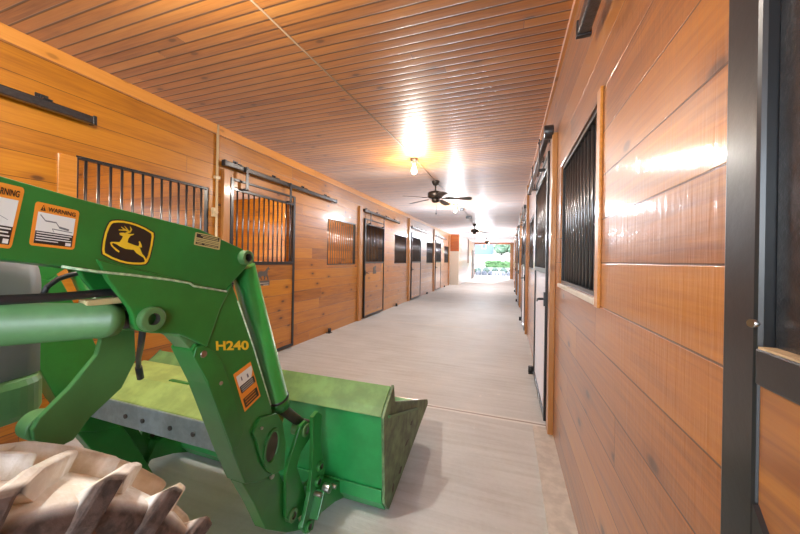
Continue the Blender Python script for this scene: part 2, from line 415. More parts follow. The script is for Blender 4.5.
RD = ['barred sliding stall door nearest on the right wall, just past the tall barred opening',
      'second barred sliding stall door along the right wall, past the nearest one',
      'third barred sliding stall door along the right wall',
      'farthest barred sliding stall door along the right wall, near the bright doorway']
doors = []
for k, y in enumerate(YD):
    yy = y+(0 if k < 3 else .04)
    doors.append(stall_door(LD[k], (XL+.012, yy+DW/2, 0), 0, 1))
for k, y in enumerate(YD):
    stall_door(RD[k], (XR-.012, y+.05+DW/2, 0), PI, -1)
track('black door track rail above the horse-plaque stall door on the left wall', (XL, 2.82+1.27, 2.50), 2.54, 0)
track('second black door track on the left wall, past the first wooden post', (XL, 6.62+1.24, 2.53), 2.46, 0)
track('third black door track far down the left wall', (XL, 10.42+1.22, 2.53), 2.44, 0)
track('farthest black door track on the left wall, beside the feed room', (XL, 14.3+1.22, 2.53), 2.44, 0)
track('black door track end on the left wall above the loader arm at the picture edge', (XL, .34, 2.47), 2.52, 0)
track('black door track high on the right wall above the black framed door', (XR, .33, 2.43), 2.5, PI)
for k, lb in enumerate(['door track above the nearest right-hand barred stall door', 'second door track along the right wall past the nearest stall door', 'third door track along the right wall', 'farthest door track along the right wall by the bright doorway']):
    track(lb, (XR, YD[k]+.02+1.24, 2.50), 2.46, PI)
GLL = ['black barred stall opening on the left wall directly above the green loader arm',
       'black barred stall opening between the horse-plaque door and the first tall wooden post',
       'third barred stall opening down the left wall, in the whitened boards',
       'fourth barred stall opening far down the left wall',
       'farthest barred stall opening on the left wall beside the feed room']
for y, lb in zip(LG, GLL): grille('stall_grille', lb, GW, 1.28, 2.18, 13, 'stall grilles', (XL, y+GW/2), 0)
GRL = ['tall barred opening in the glossy right wall nearest the camera',
       'second barred opening along the right wall, beyond the nearest stall door',
       'third barred opening along the right wall', 'fourth barred opening along the right wall',
       'farthest barred opening along the right wall by the bright doorway']
for k, (y, lb) in enumerate(zip(RG, GRL)):
    if k == 0: grille('stall_grille', lb, 1.04, 1.25, 2.10, 12, 'stall grilles', (XR, y+.52), PI)
    else: grille('stall_grille', lb, GW, 1.28, 2.14, 13, 'stall grilles', (XR, y+GW/2), PI)
# casings of the near openings
struct(MB().box((XL, 1.41, 1.22), (XL+.018, 1.52, 2.16)).build('trim_20', W_TRIM, bevel=.003))
m = MB(); m.box((XR-.012, 1.485, 1.215), (XR, 1.54, 2.125)); struct(m.build('trim_21', W_TRIM, bevel=.003))
m = MB(); m.box((XR-.016, 1.54, 1.222), (XR, 2.58, 1.25)); struct(m.build('trim_22', CREAM, bevel=.003))
# horse plaque, a part of the first left door
d0 = doors[0]
hp = [(250,255)]
HS = [(125,385),(135,330),(140,300),(128,330),(122,345),(120,300),(135,262),(160,248),(215,250),(240,235),(262,205),(280,185),(288,178),(292,195),(303,215),(298,228),(282,222),(272,245),(268,290),(278,330),(288,378),(275,378),(262,330),(250,312),(238,330),(232,378),(215,378),(225,345),(215,318),(180,322),(172,345),(190,378),(178,380),(160,335),(150,340),(140,385)]
def door_pt(cx, cy):
    p = on(250+cx*35/534, 255+cy*35/534, XL+.045); return (p[1]-d0.location.y, p[2])
m = MB(); m.prism([door_pt(*q) for q in HS], .0262, .031)
m.prism([door_pt(*q) for q in ((112, 398), (300, 388), (298, 462), (105, 472))], .0262, .031)
pl = m.build('horse_plaque', PLAQ, d0); pl['label'] = 'dark pewter horse silhouette over a name plate'
m = MB()
for a in ((122, 430, 285, 422), (120, 460, 150, 457), (205, 455, 285, 450)):
    m.prism([door_pt(a[0], a[1]), door_pt(a[2], a[3]), door_pt(a[2], a[3]+8), door_pt(a[0], a[1]+8)], .031, .0315)
m.build('plate_lines', plain('plate_text', (.5, .45, .38, 1), .5), pl)
# plaques on the second door
d1 = doors[1]
m = MB(); m.prism([(q[0]*.9, q[1]+.02) for q in [(-.12, 1.02), (.1, 1.02), (.1, 1.1), (.04, 1.12), (.1, 1.22), (.04, 1.22), (-.1, 1.18)]], .0262, .031)
m.build('horse_plaque', PLAQ, d1)
# floor roller guides
gl = ['black floor roller guide at the foot of the left wall beside the first tall post', 'black floor roller guide on the left, below the third barred opening', 'black floor roller guide far down the left wall', 'farthest black floor roller guide on the left wall']
for k in range(4):
    t = thing('door_guide', gl[k], 'door guide', (XL+.03, 5.22+PER*k, 0), 0, 'floor roller guides')
    MB().box((-.03, -.05, 0), (.05, .05, .012)).build('base_plate', BLACK, t); MB().tube([(.02, 0, .012), (.02, 0, .085)], .03, 14).build('roller', RUBBER, t)
gl = ['black floor roller guide at the foot of the nearest right-hand stall door', 'second black floor roller guide along the right wall', 'third black floor roller guide along the right wall', 'farthest black floor roller guide along the right wall']
for k in range(4):
    t = thing('door_guide', gl[k], 'door guide', (XR-.05, 4.32+PER*k, 0), PI, 'floor roller guides')
    MB().box((-.03, -.05, 0), (.05, .05, .012)).build('base_plate', BLACK, t); MB().tube([(.02, 0, .012), (.02, 0, .085)], .03, 14).build('roller', RUBBER, t)
# black framed door at the right picture edge
t = thing('stall_door', 'black steel framed stall door at the right picture edge, black above and wood below', 'door', (XR-.022, -.08, 0), PI, 'sliding stall doors')
def q(y): return -(y+.08)      # world y -> the turned door's own y
m = MB(); m.box((0, q(.565), .04), (.052, q(.498), 2.36)); m.box((0, q(-.72), .04), (.052, q(-.66), 2.36)); m.box((.0, q(.498), 2.30), (.05, q(-.66), 2.36)); m.box((0, q(.498), .04), (.05, q(-.66), .10))
m.build('door_frame', BLACK, t, .006)
m = MB(); m.box((.02, q(.498), 1.258), (.054, q(-.66), 1.302)); m.build('middle_rail', BLACK, t, .003)
m = MB(); m.box((.036, q(.494), 1.3015), (.053, q(-.655), 1.304)); m.build('dusty_ledge', plain('ledge_dust', (.42, .30, .17, 1), .7, var=.3, scale=30), t)
m = MB(); m.box((.022, q(.498), 1.302), (.036, q(-.66), 2.30)); m.build('upper_panel', BLACK_R, t, .002)
MB().box((.03, q(.498), .10), (.048, q(-.66), 1.258)).build('lower_panel', W_DOOR, t)
m = MB(); m.prism([(q(.497), 1.00), (q(.497), 1.115), (q(.455), 1.06), (q(.42), 1.00)], .048, .054, axis=0); m.build('corner_brace', BLACK, t)
for yy in (.4, -.5):
    MB().box((.052, q(yy)-.03, 2.25), (.08, q(yy)+.03, 2.27)).box((.072, q(yy)-.03, 2.25), (.08, q(yy)+.03, 2.68)).build('door_hanger', BLACK, t)
m = MB(); m.tube([(.045, q(.505), 1.33), (.056, q(.502), 1.33)], .005, 10); m.build('frame_bolt', STEEL, t)
# round cap on the near right post
t = tag(MB().tube([(XR-.10, 2.83, 2.46), (XR-.03, 2.83, 2.46)], .055, 18).build('pipe_cap', BLACK_R, None, .004), 'round black pipe cap at the head of the nearest right-hand post', 'pipe cap')
# conduits
t = thing('conduit', 'pale vertical conduit pipe on the left wall between the barred opening and the horse-plaque door', 'conduit', (XL+.02, 2.77, 0))
MB().tube([(0, 0, 0), (0, 0, H)], .014, 10).build('pipe', CONDUIT, t)
m = MB(); m.box((-.02, -.055, 1.86), (.02, -.015, 1.96)); m.tube([(.0, -.035, 1.91), (.045, -.035, 1.91)], .022, 12); m.build('knob', CONDUIT, t)
for z in (1.5, 2.3): MB().box((-.02, -.03, z), (.016, .03, z+.03)).build('pipe_strap', CONDUIT, t)
t = tag(MB().tube([(XB+.035, 22.6, 1.25), (XB+.035, 22.6, H)], .03, 8).build('downpipe', plain('brown_pipe', (.2, .12, .09, 1), .5)), 'thin brown pipe on the feed room wall near the far doorway', 'pipe')
# door leaf of the feed room at the far left
t = thing('feed_room_door', 'narrow grey door in the far left corner beside the bright doorway', 'door', (XB, 25.9, 0))
MB().box((.002, -.55, .02), (.05, .55, 2.25)).build('leaf', plain('grey_door', (.16, .14, .13, 1), .5), t); MB().tube([(.05, .45, 1.1), (.11, .45, 1.1)], .03, 10).build('knob', BLACK, t)
# ------------------------------------------------------------------ ceiling: bulbs, fans, wiring
CX = -1.35
WARM = (1., .94, .85)
BULB = NT('lit_bulb'); BULB.set(Base_Color=(1, .9, .7, 1), Emission_Color=(1., .80, .50, 1), Emission_Strength=22.); BULB = BULB.m
bl = ['bare lit bulb in a porcelain holder overhead nearest the loader arm', 'bare glowing bulb on the ceiling just before the nearest ceiling fan', 'glowing bulb on the ceiling behind the nearest fan blades', 'small glowing bulb on the ceiling beyond the second wire box', 'glowing bulb far down the ceiling past the second fan', 'farthest glowing ceiling bulb near the doorway']
for k in range(6):
    y = (.73, 4.58, 8.5, 15.9, 18.6, 24.2)[k]  # first bulb unseen; last three added to lift the far aisle
    t = thing('ceiling_bulb', bl[k], 'light bulb', (CX-.02, y, H-.23), 0, 'ceiling bulbs')
    MB().lathe([(.0, .23), (.062, .23), (.06, .20), (.045, .17), (.034, .155), (.0, .155)], seg=20).build('lamp_holder', plain('lamp_holder_grey', (.3, .26, .2, 1), .5), t)
    MB().lathe([(.0, 0), (.022, .006), (.036, .028), (.039, .055), (.034, .085), (.022, .12), (.016, .155)], seg=20).build('bulb', BULB, t)
    ld = bpy.data.lights.new('bulb_light', 'POINT'); ld.energy = (105, 85, 170, 210, 200, 200)[k]; ld.color = WARM if k < 2 else (.84, .92, 1.); ld.shadow_soft_size = .05  # cool white past the near pair imitates far daylight
    lo = bpy.data.objects.new('bulb_light', ld); COL.objects.link(lo); lo.parent = t; lo.location = (0, 0, -.05)
def fan(label, y, ang):
    t = thing('ceiling_fan', label, 'ceiling fan', (CX, y, H), 0, 'ceiling fans')
    MB().lathe([(0, 0), (.075, 0), (.075, -.02), (.05, -.075), (.02, -.09), (0, -.09)], seg=24).build('canopy', BRONZE, t)
    MB().tube([(0, 0, -.08), (0, 0, -.20)], .014, 12).build('downrod', BRONZE, t)
    MB().lathe([(0, -.19), (.05, -.19), (.135, -.215), (.15, -.235), (.15, -.30), (.13, -.325), (.06, -.33), (.0, -.33)], seg=28).build('motor_housing', BRONZE, t)
    MB().lathe([(0, -.32), (.07, -.33), (.072, -.385), (.055, -.41), (.0, -.415)], seg=20).build('switch_housing', BRONZE, t)
    m = MB(); m.tube([(.03, -.05, -.41), (.03, -.05, -.62)], .0035, 6); m.lathe([(0, -.65), (.012, -.645), (.014, -.63), (.004, -.615), (0, -.615)], (.03, -.05, 0), 10); m.build('pull_chain', BLACK, t)
    prof = [(.20, -.045), (.24, -.055), (.62, -.075), (.66, -.065), (.685, -.03), (.69, .0), (.685, .03), (.66, .065), (.62, .075), (.24, .055), (.20, .045)]
    for k in range(5):
        a = ang+2*PI*k/5
        m = MB(); m.prism(prof, -.004, .004, axis=2)
        b = m.build('blade', BLADE, t); b.location = (0, 0, -.325); b.rotation_euler = (-.2, .04, a)
        m = MB(); m.prism([(.12, -.02), (.22, -.035), (.27, -.03), (.27, .03), (.22, .035), (.12, .02)], -.0095, -.0045, axis=2)
        c = m.build('blade_iron', BRONZE, b)
    return t
fan('dark bronze ceiling fan nearest the camera, beyond the first visible bulb', 5.98, .12)
fan('second dark ceiling fan, halfway down the aisle ceiling', 13.4, .45)
fan('small farthest dark ceiling fan, above the bright doorway', 21.4, .3)
t = tag(MB().tube([(CX-.15, .6, H-.004), (CX-.05, 3.0, H-.004), (CX, 4.4, H-.006), (CX, 5.9, H-.006), (CX+.03, 8.5, H-.006), (CX+.05, 10.4, H-.006), (CX+.03, 13.2, H-.006)], .007, 8).build('ceiling_wire', plain('wire_tan', (.3, .2, .12, 1), .5)), 'thin wire run along the middle of the board ceiling', 'wire')
for y, lb in ((9.2, 'small dark wire box on the ceiling past the nearest fan'), (11.0, 'larger dark wire box on the ceiling just before the second fan')):
    t = thing('junction_box', lb, 'junction box', (CX+.05, y, H), 0, 'ceiling wire boxes')
    s_ = .05 if y < 10 else .09
    MB().box((-s_, -s_, -.07), (s_, s_, 0)).build('box', BLACK, t, .005); MB().box((-s_*1.08, -s_*1.08, -.078), (s_*1.08, s_*1.08, -.068)).build('cover', BLACK, t, .003)
# ------------------------------------------------------------------ tractor with loader
XA = -.96          # outer face of the near loader boom
XC = -1.55         # tractor centre line
T = thing('tractor', 'green tractor with front loader and bucket parked in the aisle at left', 'tractor', (XC, 0, 0))
def tb(mb, name, mat, parent=None, bevel=0.):
    """parts are modelled in world positions, then moved into the tractor's frame"""
    mb.v = [(x-XC, y, z) for x, y, z in mb.v]
    return mb.build(name, mat, parent or T, bevel)
def A(pts, X=XA): return [yz(px, py, X) for px, py in pts]
def arm_mesh():
    m = MB()
    top = A([(0, 175.6), (85, 200), (200, 229), (243, 249)])
    back_top = (-.75, top[0][1]+.20); back_bot = (-.75, top[0][1]-.03)
    bot = A([(225, 291), (95, 271), (42, 264), (0, 260)])
    # upper box beam
    m.prism([back_top]+top+A([(252, 258), (246, 268), (232, 283)])+bot+[back_bot], XA-.10, XA, 0)
    # knee gusset plates, outer and inner
    gus = A([(95, 271), (108, 282), (119, 296), (128, 308), (131.5, 317), (132.5, 324), (137, 330.5), (150, 333), (178, 334), (190, 339), (206, 347), (211, 333), (219, 310), (226, 296), (232, 283), (225, 291)])
    gus[0] = (gus[0][0], gus[0][1]+.03); 
    m.prism(gus, XA-.012, XA+.006, 0); m.prism(gus, XA-.112, XA-.094, 0)
    # lower box beam: its rear web faces the camera
    low = A([(192, 350), (196, 344), (206, 346), (224, 300), (232, 283), (236, 293), (254, 346), (271, 404), (275, 424), (282, 455), (281, 470), (262, 482), (246, 484), (232, 450), (208, 384)])
    m.prism(low, XA-.10, XA-.002, 0)
    # tail that carries the bucket pivot
    tail = A([(246, 484), (262, 482), (281, 470), (290, 488), (306, 531), (290, 534), (270, 531), (258, 505)])
    m.prism(tail, XA-.085, XA-.02, 0)
    # reinforcing ear around the cross tube end
    ear = A([(251, 433), (259, 417), (275, 413), (280.5, 421), (284, 442), (282.5, 468), (272, 474), (265, 470), (258, 455), (255, 441)])
    m.prism(ear, XA-.004, XA+.012, 0)
    return m
arm = tb(arm_mesh(), 'loader_boom', GREEN, bevel=.004)
# far boom: the same shapes mirrored on the centre line
mm = arm_mesh(); mm.v = [(2*XC-x, y, z) for x, y, z in mm.v]; arm2 = tb(mm, 'loader_boom', GREEN, bevel=.004)
def both(fn, name, mats, bevel=0., parents=None):
    o = []
    for s in (0, 1):
        m = fn()
        if s: m.v = [(2*XC-x, y, z) for x, y, z in m.v]
        o.append(tb(m, name, mats, (parents[s] if parents else None), bevel))
    return o
AR = (arm, arm2)
# weld bead
def weld():
    m = MB(); pts = [(XA+.002,)+p for p in A([(60, 266.5), (95, 271.5), (130, 275), (170, 280), (188, 283), (192, 286), (225, 291.5)])]
    m.tube([(XA+.007,)+tuple(p[1:]) for p in pts], .0036, 6)
    pts = [(XA+.002,)+p for p in A([(238, 301), (254, 348), (271, 405)])]
    m.tube([(XA-.001,)+tuple(p[1:]) for p in pts], .003, 6); return m
both(weld, 'weld_bead', GREEN_W, 0, AR)
# pivot bosses
def boss(px, py, r, ri, h0, h1, X=XA):
    def fn():
        y, z = yz(px, py, X); return MB().ring((X, y, z), 0, r, ri, h0, h1, 28, 0, 1)
    return fn
both(boss(243, 257.5, .027, .0155, -.12, .028), 'pivot_boss', [GREEN_L, RUSTY], .003, AR)
both(boss(148, 318.5, .034, .0165, -.12, .026), 'pivot_boss', [GREEN_L, RUSTY], .004, AR)
def oval():
    m = MB(); c = yz(269.5, 446, XA); n = 28; v = []
    for (a, b, x) in ((.052, .078, XA+.0125), (.052, .078, XA+.018), (.040, .064, XA+.018), (.036, .06, XA+.0128)):
        for k in range(n):
            t = 2*PI*k/n; y, z = a*math.cos(t), b*math.sin(t); ro = .30
            v.append((x, c[0]+y*math.cos(ro)+z*math.sin(ro)*.6, c[1]+z*math.cos(ro)-y*math.sin(ro)*.6))
    f = [(j*n+k, j*n+(k+1) % n, (j+1)*n+(k+1) % n, (j+1)*n+k) for j in range(3) for k in range(n)]
    m.add(v, f, 0); m.add(v[3*n:], [tuple(range(n))], 1); return m
both(oval, 'cross_tube_socket', [GREEN, RUSTY], 0, AR)
def rivets():
    m = MB()
    for px, py, r, X in ((202.5, 354, .012, XA), (271.5, 476, .012, XA-.016), (220, 383, .007, XA), (261, 428, .006, XA+.012)):
        y, z = yz(px, py, X); m.tube([(X-.004, y, z), (X+.008, y, z)], r, 12)
    return m
both(rivets, 'boom_bolt', STEEL, .002, AR)
# lock bracket riveted over the rear corner of the lower beam
def lockplate():
    m = MB(); m.prism(A([(193, 357), (196, 347), (203, 345), (215, 352), (222, 362), (228, 380), (236, 405), (243, 432), (238, 446), (232, 450), (208, 386), (207, 381)]), XA-.003, XA+.004); return m
both(lockplate, 'lock_plate', GREEN, .002, AR)
def handle():
    m = MB(); p = A([(166, 335), (168, 331), (182, 334), (190, 352), (186, 356)], XA-.07)
    m.prism(p, XA-.085, XA-.012); return m
both(handle, 'beam_cap', GREEN_L, .003, AR)
# rear web strip of the lower beam keeps the boom paint
# ---- decals on the near boom
def quad_pts(quad, u, v):
    (x0, y0), (x1, y1), (x2, y2), (x3, y3) = quad      # TL TR BR BL ; u right, v up from the bottom
    w = 1-v
    return ((x0*(1-u)+x1*u)*(1-w)+(x3*(1-u)+x2*u)*w, (y0*(1-u)+y1*u)*(1-w)+(y3*(1-u)+y2*u)*w)
class Decal:
    def __init__(s, quad, name, mats, X=XA):
        s.q = quad; s.m = MB(); s.X = X; s.name = name; s.mats = mats
    def poly(s, uv, layer, mi):
        x = s.X+.0006+.0004*layer
        v = [(x,)+yz(*quad_pts(s.q, u, w), s.X) for u, w in uv]
        s.m.add(v, [tuple(range(len(v)))], mi); return s
    def rect(s, a, b, c, d, layer, mi): return s.poly([(a, b), (c, b), (c, d), (a, d)], layer, mi)
    def rrect(s, r, layer, mi):
        p = []
        for cx, cy, a0 in ((1-r, 1-r, 0), (r, 1-r, 90), (r, r, 180), (1-r, r, 270)):
            for k in range(4):
                t = math.radians(a0+30*k); p.append((cx+r*math.cos(t), cy+r*math.sin(t)))
        return s.poly(p, layer, mi)
    def text(s, txt, u0, v0, u1, v1, layer, mi, bold=0.):
        vs, fs = text_mesh(txt, bold)
        x = s.X+.0006+.0004*layer
        v = [(x,)+yz(*quad_pts(s.q, u0+(u1-u0)*a, v0+(v1-v0)*b), s.X) for a, b in vs]
        s.m.add(v, fs, mi); return s
    def done(s, parent): return tb(s.m, s.name, s.mats, parent)
def text_mesh(txt, bold=0.):
    cu = bpy.data.curves.new('lettering', 'FONT'); cu.body = txt; cu.offset = bold; cu.resolution_u = 3
    o = bpy.data.objects.new('lettering', cu); COL.objects.link(o); dg = bpy.context.evaluated_depsgraph_get(); dg.update()
    me = bpy.data.meshes.new_from_object(o.evaluated_get(dg)); vs = [tuple(v.co[:2]) for v in me.vertices]; fs = [tuple(p.vertices) for p in me.polygons]
    bpy.data.objects.remove(o); bpy.data.curves.remove(cu); bpy.data.meshes.remove(me)
    x0 = min(v[0] for v in vs); x1 = max(v[0] for v in vs); y0 = min(v[1] for v in vs); y1 = max(v[1] for v in vs)
    return [((x-x0)/(x1-x0), (y-y0)/(y1-y0)) for x, y in vs], fs
DM = [ORANGE, WHITED, BLACKD, GREY_INK]
def warning(quad):
    d = Decal(quad, 'warning_decal', DM); d.rrect(.07, 0, 0); d.rect(.09, .06, .93, .78, 1, 1); d.rect(.09, .06, .93, .35, 2, 2)
    d.poly([(.13, .82), (.25, .82), (.19, .955)], 2, 2); d.text('!', .178, .84, .202, .92, 3, 0)
    d.text('WARNING', .30, .825, .92, .93, 2, 2, .02)
    for i, w in enumerate((.90, .86, .90, .62)): d.rect(.12, .30-.058*i, w, .323-.058*i, 3, 1)
    d.rect(.78, .075, .90, .15, 4, 1)
    return d
d = warning([(35.5, 201), (79.5, 211), (74, 250), (28.6, 245)])
for a, b, w in (((.15, .72), (.28, .60), .03), ((.28, .60), (.52, .60), .03), ((.52, .60), (.62, .48), .03), ((.6, .5), (.82, .47), .05), ((.45, .44), (.9, .42), .02), ((.45, .44), (.5, .37), .02)):
    d.poly([(a[0], a[1]-w/2), (b[0], b[1]-w/2), (b[0], b[1]+w/2), (a[0], a[1]+w/2)], 2, 3)
d.done(arm)
d = warning([(-24, 176.5), (25, 188), (11, 249), (-38, 243)])
for a, b, w in (((.55, .72), (.57, .58), .03), ((.5, .58), (.75, .58), .02), ((.45, .55), (.8, .45), .03)):
    d.poly([(a[0]-.012, a[1]), (b[0]-.012, b[1]), (b[0]+.012, b[1]), (a[0]+.012, a[1])], 2, 3)
d.done(arm)
# leaping deer badge
def ep(cx, cy): return (90+cx/7.625, 205+cy/7.625)
SH = [(160, 113), (200, 109), (250, 112), (310, 124), (370, 144), (430, 170), (492, 208), (496, 235), (484, 310), (462, 400), (446, 438), (428, 458), (395, 463), (340, 462), (280, 456), (220, 441), (150, 414), (85, 378), (80, 345), (88, 275), (104, 205), (126, 150), (142, 124)]
m = MB()
def flat(pts, layer, mi):
    x = XA+.0006+.0004*layer; v = [(x,)+yz(*ep(*q_), XA) for q_ in pts]; m.add(v, [tuple(range(len(v)))], mi)
def sc_(k): return [(287+(x-287)*k, 287+(y-287)*k) for x, y in SH]
flat(SH, 0, 0); flat(sc_(.95), 1, 1); flat(sc_(.865), 2, 0)
flat([(219, 214), (236, 211), (256, 211), (272, 218), (300, 221), (333, 220), (330, 227), (304, 236), (289, 258), (283, 285), (330, 304), (372, 317), (384, 345), (394, 370), (415, 394), (433, 436), (420, 436), (405, 402), (380, 386), (352, 368), (330, 342), (270, 335), (228, 318), (200, 300), (172, 290), (163, 297), (176, 315), (222, 352), (217, 361), (196, 350), (158, 312), (149, 288), (158, 281), (190, 281), (222, 283), (238, 260), (248, 238), (226, 230)], 3, 1)
flat([(366, 316), (372, 296), (368, 280), (376, 276), (388, 298), (393, 320), (384, 325)], 3, 1)
def stroke(a, b, w0, w1):
    dx, dy = b[0]-a[0], b[1]-a[1]; L = math.hypot(dx, dy); nx, ny = -dy/L, dx/L
    flat([(a[0]+nx*w0, a[1]+ny*w0), (b[0]+nx*w1, b[1]+ny*w1), (b[0]-nx*w1, b[1]-ny*w1), (a[0]-nx*w0, a[1]-ny*w0)], 3, 1)
for a, b, w0, w1 in (((268, 216), (300, 206), 6, 7), ((300, 208), (313, 186), 7, 5), ((313, 188), (302, 164), 5, 2), ((302, 206), (262, 188), 6, 5), ((264, 190), (234, 166), 5, 2), ((266, 192), (216, 190), 5, 3), ((290, 200), (276, 180), 5, 4), ((277, 182), (260, 160), 4, 2)): stroke(a, b, w0, w1)
o = tb(m, 'deer_emblem', [BLACKD, YELLOW], arm); o['label'] = 'black and yellow leaping deer badge'
# model lettering
d = Decal([(215.5, 341), (248.5, 340.5), (248.8, 350), (216, 350.5)], 'lettering', [YELLOW]); d.X = XA
x = d.text('H240', .0, .0, 1., 1., 8, 0, .035); d.m.v = [(XA+.0008, y, z) for _, y, z in d.m.v]; d.done(arm)
# serial plate
d = Decal([(195.4, 232), (221, 237.5), (219.4, 250), (193.6, 244.6)], 'serial_plate', [TAN, BLACKD]); d.rrect(.06, 0, 0)
for a, b, c, e in ((.06, .62, .94, .92), (.06, .10, .94, .26)): d.rect(a, b, c, e, 1, 1)
for a, b, c, e in ((.22, .8, .88, .86), (.3, .68, .9, .74), (.1, .16, .3, .21), (.4, .15, .9, .2)): d.rect(a, b, c, e, 2, 0)
d.rect(.06, .36, .94, .40, 1, 1); d.rect(.06, .48, .94, .51, 1, 1); d.done(arm)
d = Decal([(233, 374.5), (250.5, 361.5), (260.5, 396), (244.5, 412)], 'warning_decal', DM); d.rect(0, 0, 1, 1, 0, 0)
d.poly([(.10, .60), (.80, .60), (.97, .78), (.97, .90), (.10, .90)], 1, 1); d.rect(.12, .44, .95, .62, 2, 2); d.rect(.1, .06, .93, .30, 2, 2)
for i in range(3): d.rect(.18, .57-.05*i, .85, .585-.05*i, 3, 1); d.rect(.18, .25-.07*i, .8, .27-.07*i, 3, 0)
for a in ((.3, .72, .36, .82), (.62, .68, .70, .78)): d.rect(*a, 3, 3)
d.done(arm)
# ---- hydraulic cylinders
def V3(px, py, X): p = on(px, py, X); return Vector((X, p[1], p[2]))
XCY = XA-.05
def lift():
    m = MB(); a = V3(148, 318.5, XCY); b = V3(0, 324.5, XCY); d_ = (b-a).normalized(); e = a+d_*.98
    m.tube([a+d_*.085, a+d_*.12, a+d_*.12, e], [.043, .047, .0455, .0455], 28); return m
both(lift, 'lift_cylinder', GREEN_L)
def liftrod():
    m = MB(); a = V3(148, 318.5, XCY); b = V3(0, 324.5, XCY); d_ = (b-a).normalized(); m.tube([a, a+d_*.11], .026, 16); m.tube([a+Vector((-.035, 0, 0)), a+Vector((.035, 0, 0))], .032, 18); return m
both(liftrod, 'cylinder_rod', BLACK)
def lport():
    m = MB(); p = V3(98, 300, XCY); m.box((XCY-.012, p.y-.035, p.z-.012), (XCY+.022, p.y+.045, p.z+.004)); return m
both(lport, 'oil_port', plain('tan_port', (.55, .45, .22, 1), .45), .003)
def tilt():
    m = MB(); a = V3(242, 264, XCY); b = V3(280, 407, XCY); d_ = (b-a).normalized()
    m.tube([a+d_*.01, b-d_*.06, b-d_*.06, b], [.047, .047, .047, .045], 28); return m
both(tilt, 'tilt_cylinder', GREEN, .0)
def tiltring():
    m = MB(); a = V3(242, 264, XCY); b = V3(280, 407, XCY); d_ = (b-a).normalized(); c = b-d_*.055
    m.tube([c-d_*.006, c+d_*.006], .051, 24); return m
both(tiltring, 'cylinder_ring', BLACK)
def tiltrod():
    m = MB(); a = V3(242, 264, XCY); b = V3(280, 407, XCY); e = V3(305, 426, XCY-.0); m.tube([b-(e-b)*.05, b, e], [.026, .026, .022], 14); m.tube([e+Vector((-.03, 0, 0)), e+Vector((.03, 0, 0))], .034, 16); return m
both(tiltrod, 'cylinder_rod', RUSTY)
# ---- links and bucket brackets
def link():
    m = MB(); X = XA-.015
    m.prism(A([(297, 426), (303, 420), (309, 424), (308, 436), (298, 452), (294, 466), (300, 484), (304, 500), (299, 514), (289, 522), (283, 517), (283, 500), (283, 474), (286, 460), (291, 446)], X), X, X+.018); return m
both(link, 'tilt_link', GREEN, .003)
for px, py in ((302.5, 429.5), (289.5, 514)):
    both(boss(px, py, .030, .016, -.05, .028, XA-.015), 'link_pin', [GREEN_L, RUSTY], .003)
def bracket():
    m = MB(); X = XA+.03
    m.prism(A([(311, 417), (316, 411), (320, 414), (319, 440), (323, 470), (320, 488), (317, 500), (311, 529), (304, 533), (300, 528), (304, 512), (308, 492), (310, 470), (311, 445)], X), X-.01, X+.012); return m
both(bracket, 'bucket_bracket', GREEN, .003)
for px, py in ((319.5, 466), (317.5, 481), (308, 526)):
    both(boss(px, py, .025, .014, -.04, .014, XA+.042), 'bracket_pin', [GREEN, RUSTY], .003)
def foot():
    m = MB(); X = XA+.07
    m.prism(A([(321, 490), (328, 480), (338, 480), (341, 485), (341, 497), (332, 501), (318, 512), (314, 520)], X), X-.11, X+.02); return m
both(foot, 'bracket_foot', GREEN, .004)
for px, py, r in ((327, 488, .022), (318, 494, .012), (333, 486, .012)):
    def footbolt():
        p = V3(px, py, XA+.092); return MB().tube([p+Vector((-.02, 0, 0)), p+Vector((.02, 0, 0))], r, 10)
    both(footbolt, 'bracket_bolt', STEEL, .002)
# ---- cross tube between the booms
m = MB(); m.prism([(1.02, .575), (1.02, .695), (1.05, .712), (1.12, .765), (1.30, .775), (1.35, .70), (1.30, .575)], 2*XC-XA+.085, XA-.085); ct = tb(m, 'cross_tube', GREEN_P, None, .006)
m = MB(); m.box((2*XC-XA+.09, 1.012, .578), (XA-.09, 1.022, .690)); o = tb(m, 'rear_plate', plain('blue_grey_plate', (.20, .25, .26, 1), .4, var=.12), ct, .003)  # thin blue-grey sheet gives the tube's rear face its shade
for x in (-1.72, -1.60, -1.42, -1.28): tb(MB().tube([(x, 1.006, .63), (x, 1.014, .63)], .011, 8), 'plate_bolt', BLACK, ct)
def sl(x0, y0, x1, y1): m.box((x0, y0, .768+(y0-1.12)*.05), (x1, y1, .782+(y0-1.12)*.05))
m = MB(); m.box((-1.62, 1.14, .765), (-1.50, 1.16, .772)); m.box((-1.50, 1.14, .765), (-1.485, 1.24, .774)); m.box((-1.50, 1.235, .768), (-1.41, 1.25, .777)); m.box((-1.30, 1.14, .765), (-1.28, 1.26, .775)); m.box((-1.30, 1.25, .768), (-1.15, 1.27, .778))
tb(m, 'stiffener', GREEN, ct, .002)  # narrow raised green strips on the tube top
